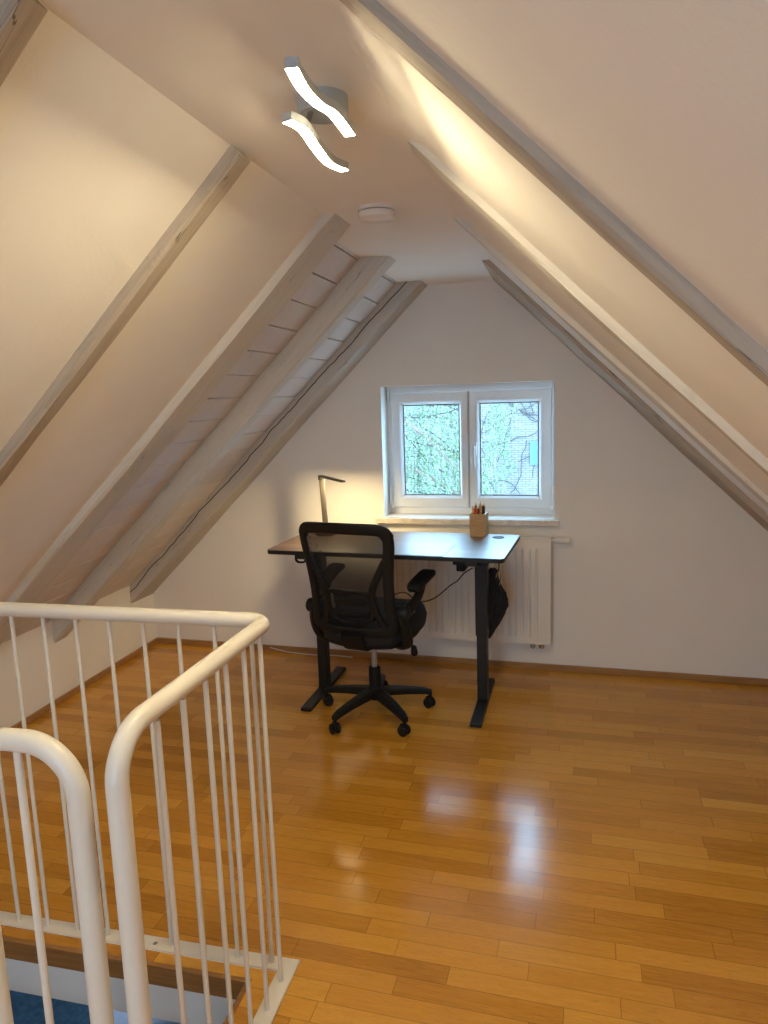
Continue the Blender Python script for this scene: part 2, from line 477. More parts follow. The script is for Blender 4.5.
# timber boarding between the last three left rafters: planks run level, one sheet of boards with open joints
def slope_frame(side, c, y):
    """X down the slope, Y along the roof, Z out of the roof into the room; origin where the plane meets the ceiling"""
    d = Vector((side * cS, 0, -sS)); n = Vector((-side * sS, 0, -cS)); yv = n.cross(d)
    o = Vector(((c - ZC) / tS * side, y, ZC))
    return Matrix(((d.x, yv.x, n.x, o.x), (d.y, yv.y, n.y, o.y), (d.z, yv.z, n.z, o.z), (0, 0, 0, 1))), yv.y
Mb, sy = slope_frame(-1, 3.02, 3.4)
bm = bmesh.new(); u = -.12
while u < 3.1:
    zt = random.uniform(-.0015, .0015)
    for ya, yb in ((2.3, 3.166), (3.2, 4.5)):
        p, q = sorted(((ya - 3.4) * sy, (yb - 3.4) * sy)); box(bm, (u, p, -.03 + zt), (u + .134, q, zt), .002, 1)
    u += .1385
box(bm, (-.2, -1.1, -.25), (3.2, 1.1, -.018), mi=1)
struct(obj('ceiling_boards', bm, [M_boards, M_dark], matrix=Mb))

def rafter(side, c, ya, yb, mat, u0=-.1, u1=None, depth=.17, seed=0, bow=.004, top=0.0):
    """a sawn rafter whose room face lies on plane c; slightly uneven edges"""
    rnd = random.Random(seed)
    Mr, sy = slope_frame(side, c, (ya + yb) / 2)
    xe = XL - .04 if side < 0 else XR + .04
    if u1 is None: u1 = (abs(xe - Mr.translation.x)) / cS
    u0 = top
    w = (yb - ya) / 2; n = 34
    sec = [(-w, -depth), (w, -depth), (w, -.006), (w - .006, 0), (-w + .006, 0), (-w, -.006)]
    bm = bmesh.new(); rings = []
    ph = [rnd.uniform(0, 6) for _ in range(6)]
    for i in range(n + 1):
        u = u0 + (u1 - u0) * i / n; r = []
        for j, (a, b) in enumerate(sec):
            k = bow * (math.sin(u * 3.1 + ph[j]) + .5 * math.sin(u * 8.3 + ph[(j + 2) % 6])) + rnd.uniform(-.001, .001)
            r.append(bm.verts.new((u, a + (k if j < 6 else 0), b + (k * .6 if b > -.1 else 0))))
        rings.append(r)
    for p, q in zip(rings, rings[1:]):
        for j in range(6): bm.faces.new((p[j], p[(j + 1) % 6], q[(j + 1) % 6], q[j]))
    bm.faces.new(rings[0][::-1]); bm.faces.new(rings[-1])
    return obj('roof_beam', bm, mat, smooth=True, matrix=Mr)
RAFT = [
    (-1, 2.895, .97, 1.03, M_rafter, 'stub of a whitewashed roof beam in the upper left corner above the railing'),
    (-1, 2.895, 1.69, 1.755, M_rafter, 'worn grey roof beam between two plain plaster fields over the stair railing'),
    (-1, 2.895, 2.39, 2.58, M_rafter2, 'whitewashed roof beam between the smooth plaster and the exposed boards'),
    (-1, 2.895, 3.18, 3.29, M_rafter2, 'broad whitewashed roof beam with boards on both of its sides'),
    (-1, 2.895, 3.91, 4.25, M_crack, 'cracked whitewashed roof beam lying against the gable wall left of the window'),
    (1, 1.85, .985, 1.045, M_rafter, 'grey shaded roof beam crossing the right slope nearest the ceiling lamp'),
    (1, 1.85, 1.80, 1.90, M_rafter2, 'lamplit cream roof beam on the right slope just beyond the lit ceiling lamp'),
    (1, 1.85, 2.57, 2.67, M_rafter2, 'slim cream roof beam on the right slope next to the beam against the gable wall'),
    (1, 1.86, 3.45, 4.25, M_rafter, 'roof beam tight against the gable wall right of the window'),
]
for i, (sd, c, a, b, m, lab) in enumerate(RAFT):
    o = struct(rafter(sd, c, a, b, m, seed=i + 3, top=[.03, .03, .0, .0, .0, .0, .0, .0, .0][i], bow=.0025 if b - a < .07 else .004)); tag(o, lab, 'beam', 'exposed roof beams')

# skirting boards
bm = bmesh.new(); box(bm, (-2.12, -.014, 0), (2.0, 0, .036), .003); struct(obj('baseboard_back', bm, M_skirt, matrix=MW))
bm = bmesh.new(); box(bm, (XL, YB, 0), (XL + .014, 4.16, .036), .003); struct(obj('baseboard_left', bm, M_skirt))

# ------------------------------------------------------------------ lower storey seen through the stair opening
LZ = -2.75
bm = bmesh.new(); box(bm, (-4.6, -1.0, LZ - .1), (1.0, 5.2, LZ)); struct(obj('floor_lower', bm, M_nosing))
for nm, a, b in (('wall_lower_back', (-4.6, 5.1, LZ), (1, 5.2, -.19)), ('wall_lower_left', (-4.7, -1, LZ), (-4.6, 5.2, -.19)), ('wall_lower_right', (1, -1, LZ), (1.1, 5.2, -.19)), ('wall_lower_front', (-4.6, -1.1, LZ), (1, -1, -.19))):
    bm = bmesh.new(); box(bm, a, b); struct(obj(nm, bm, M_lower))
bm = bmesh.new(); box(bm, (-4.6, -1.0, -.26), (XL - .1, 5.2, -.19)); box(bm, (XL - .1, 4.45, -.26), (1.0, 5.2, -.19)); struct(obj('ceiling_lower', bm, M_lower))

def cushion(bm, cx, cy, cz, sx, sy, sz, e=.35, n=14, wr=0.0, seed=1):
    rnd = random.Random(seed); t = bmesh.new(); V = []
    def se(v, p): return math.copysign(abs(v) ** p, v)
    for i in range(n + 1):
        ph = -PI / 2 + PI * i / n; row = []
        for j in range(2 * n):
            th = 2 * PI * j / (2 * n)
            row.append(t.verts.new((cx + sx * se(math.cos(ph), e) * se(math.cos(th), e), cy + sy * se(math.cos(ph), e) * se(math.sin(th), e), cz + sz * se(math.sin(ph), .7) + wr * rnd.uniform(-1, 1))))
        V.append(row)
    for i in range(n):
        for j in range(2 * n):
            k = (j + 1) % (2 * n)
            t.faces.new((V[i][j], V[i][k], V[i + 1][k], V[i + 1][j]))
    bmesh.ops.remove_doubles(t, verts=t.verts, dist=1e-4)
    merge(bm, t)

bed = tag(empty('bed', (-2.6, 2.9, LZ)), 'bed with dark blue bedspread on the storey below the stair opening', 'bed')
bm = bmesh.new(); box(bm, (-1.3, -1.1, .12), (1.15, 1.5, .40), .02)
for sx in (-1.2, 1.05):
    for yy in (-1.0, 1.4): box(bm, (sx - .04, yy - .04, 0), (sx + .04, yy + .04, .12))
obj('bed_frame', bm, M_nosing, bed)
bm = bmesh.new(); box(bm, (-1.26, -1.06, .40), (1.11, 1.46, .62), .05, 3); obj('mattress', bm, M_lower, bed, True)
bm = bmesh.new(); n = 60; G = []
for i in range(n + 1):
    row = []
    for j in range(n + 1):
        x = -1.34 + 2.53 * i / n; y = -1.14 + 2.68 * j / n
        e = min(i, n - i, j, n - j)
        z = .66 + .012 * math.sin(7 * x + 3 * y) + .02 * math.sin(13 * (x + y * .6) + 1.7 * math.sin(4 * y)) - (.26 if e == 0 else .03 if e == 1 else 0)
        row.append(bm.verts.new((x, y, z)))
    G.append(row)
for i in range(n):
    for j in range(n): bm.faces.new((G[i][j], G[i + 1][j], G[i + 1][j + 1], G[i][j + 1]))
obj('bedspread', bm, M_blue, bed, True)
bm = bmesh.new(); cushion(bm, 0, 0, .09, .30, .22, .09, .5, wr=.003)
o = obj('pillow', bm, M_pillow, None, True); o.location = (-2.36, 3.36, LZ + .69); o.rotation_euler = (0, 0, .5)
tag(o, 'light blue pillow lying on the dark blue bedspread below the opening', 'pillow')

# ------------------------------------------------------------------ stair railing
RX = -.742; RY = 1.690; RZ = 1.026
rail = tag(empty('stair_railing', (RX, RY, 0)), 'white tubular railing with thin bars around the stair opening', 'railing')
def rl(p): return Vector(p) - Vector((RX, RY, 0))
bm = bmesh.new()
path = fillet([rl((-1.845, RY, .006)), rl((-1.845, RY, RZ)), rl((RX, RY, RZ)), rl((RX - .010, 1.022, RZ)), rl((RX - .012, 1.022, .006))], [.09, .05, .09], 12)
tube(bm, path, .0205, 20); obj('handrail', bm, M_white_metal, rail, True)
bm = bmesh.new()
prism(bm, [(-1.88 - RX, -.024), (-.022, -.024), (-.026, .995 - RY), (.024, .995 - RY), (.026, .024), (-1.88 - RX, .024)], 0, .007, .0015, 1)
obj('base_plate', bm, M_white_metal, rail)
bars = [(x, RY) for x in [-.792 - .1068 * k for k in range(0, 10)]] + [(RX, y) for y in [1.632 - .0975 * k for k in range(6)]]
for x, y in bars:
    bm = bmesh.new(); p = rl((x, y, 0)); tube(bm, [p + Vector((0, 0, .0072)), p + Vector((0, 0, RZ - .021))], .0062, 10)
    obj('baluster', bm, M_white_metal, rail, True)
for x, y in ((-1.165, RY), (-1.76, RY), (RX, 1.20)):
    bm = bmesh.new(); p = rl((x, y - .004, .0065)); lathe(bm, [(.0, .004), (.004, .004), (.0075, 0)][::-1], 12, Matrix.Translation(p)); obj('screw', bm, M_steel, rail, True)

loop = tag(empty('stair_guard_loop', (-.949, 1.02, 0)), 'white inverted U shaped guard loop standing left of the railing end post', 'railing')
bm = bmesh.new()
path = fillet([(-.117, 0, .004), (-.117, 0, RZ - .018), (.117, 0, RZ - .018), (.113, 0, .004)], [.1, .1], 14)
tube(bm, path, .0205, 20); obj('tube', bm, M_white_metal, loop, True)
bm = bmesh.new(); tube(bm, [(-.004, 0, .005), (-.002, 0, RZ - .038)], .0075, 12); obj('baluster', bm, M_white_metal, loop, True)
bm = bmesh.new(); box(bm, (-.15, -.03, 0), (.145, .03, .006), .0015, 1); obj('base_plate', bm, M_white_metal, loop)

# ------------------------------------------------------------------ window
def wl(name, bm, mat, parent, smooth=False): return obj(name, bm, mat, parent, smooth)
win = struct(empty('window_1')); win.matrix_world = MW
VF = .14                                    # inner face of the frame behind the wall face
def ring(bm, u0, u1, z0, z1, w, v0, v1, bev=.004, wb=None):
    wb = w if wb is None else wb
    t = bmesh.new()
    box(t, (u0, v0, z0), (u0 + w, v1, z1)); box(t, (u1 - w, v0, z0), (u1, v1, z1))
    box(t, (u0 + w, v0, z0), (u1 - w, v1, z0 + wb)); box(t, (u0 + w, v0, z1 - w), (u1 - w, v1, z1))
    merge(bm, t)
bm = bmesh.new(); ring(bm, UW0, UW1, VZ0, VZ1, .05, VF, VF + .07, wb=.055); box(bm, (-.028, VF + .01, VZ0), (.028, VF + .07, VZ1))
struct(obj('window_frame', bm, M_pvc, win))
def prof_sash(bm, u0, u1, z0, z1, w, kl=1.0, kr=1.0):
    """mitred sash with a stepped, bevelled inner edge"""
    steps = [(0, VF - .002), (0, VF - .016), (.006, VF - .022), (w - .022, VF - .022), (w - .014, VF - .016), (w - .004, VF - .004), (w, VF + .012), (w, VF + .03)]
    L = []
    for d, v in steps: L.append([bm.verts.new(p) for p in ((u0 + d * kl, v, z0 + d), (u1 - d * kr, v, z0 + d), (u1 - d * kr, v, z1 - d), (u0 + d * kl, v, z1 - d))])
    for a, b in zip(L, L[1:]):
        for i in range(4): bm.faces.new((a[i], a[(i + 1) % 4], b[(i + 1) % 4], b[i]))
SZ0, SZ1 = .927, 1.612
for (u0, u1, hu) in ((-.470, -.006, None), (.004, .474, .028)):
    bm = bmesh.new(); kl, kr = (1.0, .70) if u0 < -.1 else (.82, 1.04); prof_sash(bm, u0, u1, SZ0, SZ1, .073, kl, kr)
    sash = struct(obj('window_sash', bm, M_pvc, win))
    bm = bmesh.new(); ring(bm, u0 + .0725 * kl, u1 - .0725 * kr, SZ0 + .0725, SZ1 - .0725, .005, VF + .004, VF + .012); struct(obj('window_gasket', bm, M_gasket, win))
    bm = bmesh.new(); box(bm, (u0 + .06, VF + .014, SZ0 + .06), (u1 - .06, VF + .018, SZ1 - .06)); struct(obj('window_pane', bm, M_glass, win))
bm = bmesh.new(); box(bm, (-.0057, VF - .012, SZ0), (.0037, VF - .001, SZ1)); struct(obj('window_joint', bm, M_joint, win))
# handle on the right sash, pointing down
bm = bmesh.new(); box(bm, (.0185, VF - .032, 1.235), (.0465, VF - .022, 1.315), .004); tube(bm, [(.0325, VF - .03, 1.288), (.0325, VF - .068, 1.288)], .009, 12)
pts = catmull([(.0325, VF - .066, 1.297), (.0325, VF - .070, 1.27), (.0335, VF - .068, 1.20), (.0335, VF - .066, 1.168)], 5)
sweep(bm, pts, rrect(.012, .019, .005), True)
struct(obj('window_handle', bm, M_pvc, win, True))
for u in (UW0 + .012, UW1 - .012):
    bm = bmesh.new(); box(bm, (u - .007, VF - .026, 1.565), (u + .007, VF - .001, 1.64), .003); box(bm, (u - .004, VF - .03, 1.585), (u + .004, VF - .02, 1.625), .002)
    struct(obj('window_hinge', bm, M_pvc, win))
    bm = bmesh.new(); box(bm, (u - .008, VF - .028, .94), (u + .012 if u < 0 else u + .008, VF - .001, 1.06), .003)
    lathe(bm, [(.011, -.008), (.011, .012), (.007, .016), (0, .016)], 12, Matrix.Translation((u + (.008 if u < 0 else -.008), VF - .03, .932)))
    struct(obj('window_hinge', bm, M_steel if False else M_pvc, win))
# marble sill
bm = bmesh.new(); box(bm, (-.54, -.042, .853), (.525, VF - .001, .886), .003); struct(obj('window_sill', bm, M_marble, win))

# ------------------------------------------------------------------ radiator under the window
rad = tag(empty('radiator'), 'white ribbed panel radiator on the wall below the window', 'radiator'); rad.matrix_world = MW
RU0, RU1, RZ0, RZ1 = -.42, .478, .185, .80
VFRONT, VBACK = -.105, -.035
bm = bmesh.new()
zs = [(RZ0, 0), (RZ0 + .035, 0), (RZ0 + .05, 1), (RZ1 - .075, 1), (RZ1 - .06, 0), (RZ1 - .004, 0)]
us = []; pitch = .0382; u = RU0 + .012
us.append((RU0, 0)); 
while u + pitch < RU1 - .008:
    us += [(u + .004, 0), (u + .010, 1), (u + .013, 1), (u + .019, 0)] if True else []
    u += pitch
us.append((RU1, 0))
G = [[bm.verts.new((uu, VFRONT + (.0092 if (k and kz) else 0), z)) for uu, k in us] for z, kz in zs]
for i in range(len(zs) - 1):
    for j in range(len(us) - 1): bm.faces.new((G[i][j], G[i][j + 1], G[i + 1][j + 1], G[i + 1][j]))
box(bm, (RU0, VFRONT + .0105, RZ0), (RU1, VFRONT + .016, RZ1 - .005))
obj('front_panel', bm, M_radiator, rad)
bm = bmesh.new(); box(bm, (RU0 + .004, VBACK - .012, RZ0), (RU1 - .004, VBACK, RZ1 - .01), .004); obj('back_panel', bm, M_radiator, rad)
for a in (RU0 - .004, RU1 - .002):
    bm = bmesh.new(); box(bm, (a, VFRONT - .001, RZ0 - .002), (a + .006, VBACK, RZ1), .002); obj('side_panel', bm, M_radiator, rad)
bm = bmesh.new(); k = 0; uu = RU0 + .006
box(bm, (RU0, VFRONT, RZ1 - .004), (RU1, VFRONT + .014, RZ1)); box(bm, (RU0, VBACK - .014, RZ1 - .004), (RU1, VBACK, RZ1))
while uu < RU1 - .01:
    box(bm, (uu, VFRONT + .014, RZ1 - .004), (uu + .008, VBACK - .014, RZ1)); uu += .017
obj('top_grille', bm, M_radiator, rad)
bm = bmesh.new(); Mv = Matrix.Translation((RU1 + .004, (VFRONT + VBACK) / 2, RZ1 - .02)) @ Matrix.Rotation(PI / 2, 4, 'Y')
lathe(bm, [(.011, 0), (.011, .018), (.016, .02), (.016, .034), (.012, .036)], 18, Mv); obj('valve', bm, M_radiator, rad, True)
bm = bmesh.new(); lathe(bm, [(.014, .034), (.0175, .04), (.0185, .075), (.0175, .098), (.013, .102), (0, .102)], 20, Mv); obj('thermostat_head', bm, M_radiator, rad, True)
for du in (-.095, -.045):
    bm = bmesh.new(); tube(bm, fillet([(RU1 + du, -.07, RZ0 + .004), (RU1 + du, -.07, .15), (RU1 + du, .0, .15)], [.02], 6), .009, 12)
    lathe(bm, [(.010, .0), (.0155, .003), (.0155, .022), (.010, .026)], 14, Matrix.Translation((RU1 + du, -.07, .152))); obj('pipe_valve', bm, M_chrome, rad, True)
for du in (.09, -.09):
    bm = bmesh.new(); a = RU0 + du if du > 0 else RU1 + du; box(bm, (a - .015, VBACK, RZ0 + .1), (a + .015, 0, RZ0 + .16)); obj('wall_bracket', bm, M_radiator, rad)

# ------------------------------------------------------------------ standing desk
DA = math.radians(-4.3); DZ = .84
desk = tag(empty('standing_desk', (-.83, 3.597, 0), DA), 'black framed standing desk with dark brown glossy top before the window', 'desk')
Md = Matrix.Translation((-.83, 3.597, 0)) @ Matrix.Rotation(DA, 4, 'Z')
bm = bmesh.new(); prism(bm, rrect(1.216, .586, .022, 5), DZ - .021, DZ, .002, 2, mi=0)
for f in bm.faces:
    if abs(f.normal.z) < .9: f.material_index = 1
bmesh.ops.recalc_face_normals(bm, faces=bm.faces)
for f in bm.faces: f.material_index = 0 if f.normal.z > .5 else 1
obj('tabletop', bm, [M_desk, M_black], desk)
for s in (-1, 1):
    x = .452 if s > 0 else -.428; fy = 0 if s > 0 else -.032
    bm = bmesh.new(); box(bm, (x - .030, -.035 + fy, .37), (x + .030, .035 + fy, DZ - .048), .004); leg = obj('leg', bm, M_black, desk)
    bm = bmesh.new(); box(bm, (x - .026, -.028 + fy, .022), (x + .026, .028 + fy, .374), .003); obj('inner_tube', bm, M_black, leg)
    bm = bmesh.new(); t = bmesh.new(); box(t, (x - .029, -.300 + fy, 0), (x + .029, .285 + fy, .026), .003)
    for v in t.verts:
        if abs(v.co.y) > .2 and v.co.z > .015: v.co.z -= .006
    bmesh.ops.rotate(t, cent=(x, fy, 0), matrix=Matrix.Rotation(math.radians(3), 3, 'Z'), verts=t.verts)
    merge(bm, t); obj('foot', bm, M_black, leg)
    bm = bmesh.new(); box(bm, (x - .03, -.27, DZ - .047), (x + .03, .27, DZ - .0215), .003); obj('side_bracket', bm, M_black, leg)
for y in (-.04, .03):
    bm = bmesh.new(); box(bm, (-.405, y - .018, DZ - .062), (.405, y + .018, DZ - .0225), .003); obj('crossbar', bm, M_black, desk)
bm = bmesh.new(); box(bm, (.355, -.24, DZ - .050), (.525, -.17, DZ - .0215), .004)
for i in range(6): box(bm, (.39 + i * .02, -.2415, DZ - .040), (.40 + i * .02, -.2395, DZ - .034))
obj('hand_controller', bm, M_blackplastic, desk)
bm = bmesh.new(); box(bm, (.335, -.07, DZ - .125), (.378, .05, DZ - .022), .005); obj('control_box', bm, M_blackplastic, desk)
bm = bmesh.new(); lathe(bm, [(.0, .0012), (.024, .0012), (.030, .003), (.032, 0.0002)], 24, Matrix.Translation((.505, .205, DZ))); obj('cable_grommet', bm, M_blackplastic, desk, True)
bm = bmesh.new(); sweep(bm, fillet([(-.436, -.19, DZ - .022), (-.436, -.19, DZ - .082), (-.490, -.19, DZ - .082), (-.490, -.19, DZ - .045)], [.018, .018], 6), rrect(.016, .010, .004), True)
obj('headphone_hook', bm, M_blackplastic, desk, True)

bm = bmesh.new(); prism(bm, rrect(.70, .293, .012, 4), 0, .0016, .0005, 1)
o = obj('desk_pad', bm, M_desk); o.matrix_world = Md @ Matrix.Translation((-.03, -.139, DZ + .0002)); tag(o, 'thin flat glossy desk pad lying on the front of the desk top', 'desk pad')

# ------------------------------------------------------------------ pencil holder and pencils
PH = Matrix.Translation((-.418, 3.815, DZ + .0005)) @ Matrix.Rotation(math.radians(-6), 4, 'Z')
hold = tag(empty('pencil_holder'), 'square pale wooden pencil holder on the back right of the desk', 'pencil holder'); hold.matrix_world = PH
bm = bmesh.new(); w = .0425; h = .122
box(bm, (-w, -w, 0), (w, -w + .008, h)); box(bm, (-w, w - .008, 0), (w, w, h)); box(bm, (-w, -w + .008, 0), (-w + .008, w - .008, h)); box(bm, (w - .008, -w + .008, 0), (w, w - .008, h)); box(bm, (-w + .008, -w + .008, 0), (w - .008, w - .008, .01))
bmesh.ops.remove_doubles(bm, verts=bm.verts, dist=1e-5)
obj('body', bm, M_bamboo, hold)
cols = [('yellow', (.75, .52, .08)), ('black', (.02, .02, .022)), ('bright red', (.62, .05, .03)), ('dark red', (.30, .02, .04)), ('charcoal', (.05, .05, .06)), ('golden', (.60, .34, .06)), ('deep black', (.010, .010, .012)), ('wine coloured', (.12, .02, .06)), ('orange red', (.70, .14, .04))]
spots = [(-.028, -.012, -.10), (-.019, .018, -.02), (-.014, -.022, -.13), (-.002, -.012, .10), (.003, .020, .03), (.013, -.020, .06), (.019, .010, .04), (.028, -.008, .07), (-.008, .004, -.08)]
M_tip = simple('pencil_tip_wood', (.62, .42, .24), .7)
def pencil(col, cname, x, y, tilt, ln, metal):
    p = tag(empty('pencil'), cname, 'pencil', 'pencils in the wooden holder')
    lim = .022; bx = max(-.026, min(.026, x - tilt * .08))
    a = PH @ Vector((bx, y * .9, .011)); b = PH @ Vector((x + tilt * .05, y, ln)); p.matrix_world = aim(a, b)
    L = (b - a).length; m = simple('pencil_paint_' + cname.split()[0], col, .35)
    bm = bmesh.new(); lathe(bm, [(.0054, 0), (.0054, L - .018)], 6); obj('shaft', bm, m, p)
    bm = bmesh.new(); lathe(bm, [(.0053, L - .018), (.0012, L - .003), (0, L)], 8); obj('tip', bm, m if metal else M_tip, p, True)
nm = ['yellow pencil leaning out at the left edge of the wooden holder', 'black pencil standing upright at the back left of the wooden holder', 'bright red pencil leaning left at the front of the wooden holder',
      'dark red pencil leaning right at the middle of the wooden holder', 'charcoal pencil with a pale tip upright at the centre back of the holder', 'golden pencil at the front right of the wooden holder',
      'thick looking deep black pencil right of the golden pencil', 'wine coloured pencil at the right edge of the wooden holder', 'orange red pencil crossing behind the bright red pencil']
for i, ((cn, c), (x, y, t)) in enumerate(zip(cols, spots)): pencil(c, nm[i], x, y, t, [.165, .178, .168, .165, .184, .182, .170, .180, .162][i], i == 6)

# ------------------------------------------------------------------ desk lamp
LB = Vector((-1.272, 3.775, DZ + .0005))
lamp = tag(empty('desk_lamp', LB), 'slim bronze desk lamp with its lit bar head on the back left of the desk', 'desk lamp')
bm = bmesh.new(); prism(bm, rrect(.10, .10, .03, 5), 0, .014, .003); obj('base', bm, M_bronze, lamp, True)
bm = bmesh.new(); sweep(bm, [(0, 0, .013), (-.012, 0, .326)], rrect(.009, .032, .004), True); pole = obj('pole', bm, M_bronze, lamp, True)
HD = Vector((.185, -.175, -.012)); H0 = Vector((-.026, .018, .330)); H1 = H0 + HD
Mh = aim(LB + H0, LB + H1)
bm = bmesh.new(); q = HD.normalized()
lat = Vector((-q.y, q.x, 0)).normalized(); upv = q.cross(lat) if q.cross(lat).z > 0 else -q.cross(lat)
def bar(bm, p, r, w, h):
    vs = []
    for c in (p, r):
        vs.append([bm.verts.new(c + lat * a + upv * b) for a, b in rrect(w, h, min(w, h) * .45, 3)])
    n = len(vs[0])
    for i in range(n): bm.faces.new((vs[0][i], vs[0][(i + 1) % n], vs[1][(i + 1) % n], vs[1][i]))
    bm.faces.new(vs[0][::-1]); bm.faces.new(vs[1])
bar(bm, H0, H1, .032, .009); head = obj('lamp_head', bm, M_bronze, lamp, True)
bm = bmesh.new(); bar(bm, H0 + q * .07 - upv * .0032, H1 - q * .008 - upv * .0032, .024, .003); obj('led_strip', bm, M_desk_led, head)
bm = bmesh.new(); tube(bm, [Vector((-.012, 0, .318)) - lat * .018, Vector((-.012, 0, .318)) + lat * .018], .008, 12); obj('hinge', bm, M_blackplastic, lamp, True)

# ------------------------------------------------------------------ office chair (local +Y is the way it faces)
CA = math.radians(-9.5); CL = (-.90, 3.335, 0)
chair = tag(empty('office_chair', CL, CA), 'black mesh back swivel chair on castors pulled up to the desk', 'chair')
Mc = Matrix.Translation(CL) @ Matrix.Rotation(CA, 4, 'Z')
base = None
bm = bmesh.new(); lathe(bm, [(.034, .085), (.046, .10), (.046, .135), (.030, .15), (.030, .25), (.026, .255)], 24); hub = obj('column_sleeve', bm, M_blackplastic, chair, True)
bm = bmesh.new(); lathe(bm, [(.014, .24), (.014, .40)], 18); obj('gas_column', bm, M_gas, chair, True)
for k in range(5):
    a = math.radians(-119 + 72 * k) - CA
    d = Vector((math.cos(a), math.sin(a), 0)); s = Vector((-d.y, d.x, 0))
    bm = bmesh.new(); rings = []
    for t in [i / 8 for i in range(9)]:
        r = .03 + .262 * t; zt = .142 - .040 * t ** 1.5; hh = .044 - .016 * t; ww = .031 - .011 * t
        if t == 1: zt -= .006; ww *= .8
        rings.append([bm.verts.new(d * r + s * x * 2 + Vector((0, 0, zt - hh / 2 + z))) for x, z in rrect(ww, hh, .007, 3)])
    n = len(rings[0])
    for p, q2 in zip(rings, rings[1:]):
        for j in range(n): bm.faces.new((p[j], p[(j + 1) % n], q2[(j + 1) % n], q2[j]))
    bm.faces.new(rings[0][::-1]); bm.faces.new(rings[-1])
    leg = obj('star_base_arm', bm, M_blackplastic, chair, True)
    cpos = d * .286
    ca = a + [1.2, .4, -.9, 2.2, .7][k]; cd = Vector((math.cos(ca), math.sin(ca), 0)); cx = Vector((-cd.y, cd.x, 0))
    bm = bmesh.new(); tube(bm, [cpos + Vector((0, 0, .058)), cpos + Vector((0, 0, .098))], .008, 10)
    wc = cpos + Vector((0, 0, .0265)) - cd * .006
    tube(bm, [wc - cx * .006 + Vector((0, 0, .012)), wc + cx * .006 + Vector((0, 0, .012))], .024, 16)
    cst = obj('castor', bm, M_blackplastic, leg, True)
    for sg in (-1, 1):
        lathe(bm := bmesh.new(), [(.010, 0), (.0235, .001), (.0265, .005), (.0265, .014), (.022, .018), (0, .018)], 20, aim(wc + cx * sg * .005, wc + cx * sg * .03))
        obj('castor_wheel', bm, M_blackplastic, leg, True)
# mechanism, seat pan, cushion
bm = bmesh.new(); box(bm, (-.085, -.11, .385), (.085, .12, .425), .012, 3); lathe(bm, [(.03, .375), (.03, .40)], 18); obj('tilt_mechanism', bm, M_blackplastic, chair, True)
def seat_mesh(z0, z1, w, y0, y1, drop, edge, seed=0, n=26):
    """padded slab, rounded plan, waterfall front"""
    bm = bmesh.new(); top = []; bot = []
    for i in range(n + 1):
        rt = []; rb = []
        for j in range(n + 1):
            a = -1 + 2 * i / n; b = -1 + 2 * j / n
            # squircle mapping keeps corners rounded
            x = a * math.sqrt(1 - .32 * b * b); y = b * math.sqrt(1 - .32 * a * a)
            e = max(abs(a), abs(b))
            px = x * w * (1 - .08 * (1 - (y + 1) / 2)); py = (y + 1) / 2 * (y1 - y0) + y0
            pf = (1 - max(0, (e - .72) / .28) ** 2.6)
            wf = -drop * max(0, (y - .55) / .45) ** 2
            dish = -.012 * (1 - a * a) * (1 - b * b)
            rt.append(bm.verts.new((px, py, z0 + edge + (z1 - z0 - edge) * pf + wf + dish)))
            rb.append(bm.verts.new((px * (.96 if e == 1 else 1), py, z0 + wf * .8)))
        top.append(rt); bot.append(rb)
    for i in range(n):
        for j in range(n):
            bm.faces.new((top[i][j], top[i + 1][j], top[i + 1][j + 1], top[i][j + 1]))
            bm.faces.new((bot[i][j], bot[i][j + 1], bot[i + 1][j + 1], bot[i + 1][j]))
    def side(I):
        for (p, q) in zip(I, I[1:]): bm.faces.new((top[p[0]][p[1]], top[q[0]][q[1]], bot[q[0]][q[1]], bot[p[0]][p[1]]))
    side([(i, 0) for i in range(n + 1)]); side([(n, j) for j in range(n + 1)]); side([(i, n) for i in range(n, -1, -1)]); side([(0, j) for j in range(n, -1, -1)])
    return bm
obj('seat_pan', seat_mesh(.418, .452, .225, -.20, .25, .01, .02), M_blackplastic, chair, True)
obj('seat', seat_mesh(.445, .565, .245, -.225, .285, .045, .05), M_seat, chair, 'full')

# backrest: ring frame + waist bars + mesh + lumbar pad; (x, z) outlines bent onto a gently curved, reclined surface
def bk(x, z, off=0.0):
    y = -.222 - .10 * ((z - .45) / .57) ** 1.4 if z > .45 else -.222
    y += -.055 * (1 - (x / .22) ** 2) * (.35 + .65 * min(1, max(0, (z - .45) / .3))) + .035 + off
    return Vector((x * 1.03, y, z + .016 * max(0, (z - .47) / .54)))
def band(name, pts, w, t, mat, parent, closed=False, n=6, wfun=None):
    P = [Vector((p[0], 0, p[1])) for p in pts]
    if closed:
        P = P + [P[0], P[1], P[2]]; Q = catmull(P, n)[n:-n]; Q = Q[:-1]
    else: Q = catmull(P, n)
    bm = bmesh.new(); rings = []; m = len(Q)
    for i, p in enumerate(Q):
        a = Q[i - 1] if (i > 0 or closed) else Q[i]; b = Q[(i + 1) % m] if (i < m - 1 or closed) else Q[i]
        T = (b - a).normalized(); Nn = Vector((-T.z, 0, T.x)); ww = w * (wfun(p) if wfun else 1)
        r = []
        for u_, v_ in rrect(ww, t, min(ww, t) * .42, 3):
            c = p + Nn * u_; r.append(bm.verts.new(bk(c.x, c.z, v_)))
        rings.append(r)
    k = len(rings[0])
    for i in range(m if closed else m - 1):
        a, b = rings[i], rings[(i + 1) % m]
        for j in range(k): bm.faces.new((a[j], a[(j + 1) % k], b[(j + 1) % k], b[j]))
    if not closed: bm.faces.new(rings[0][::-1]); bm.faces.new(rings[-1])
    return obj(name, bm, mat, parent, True)
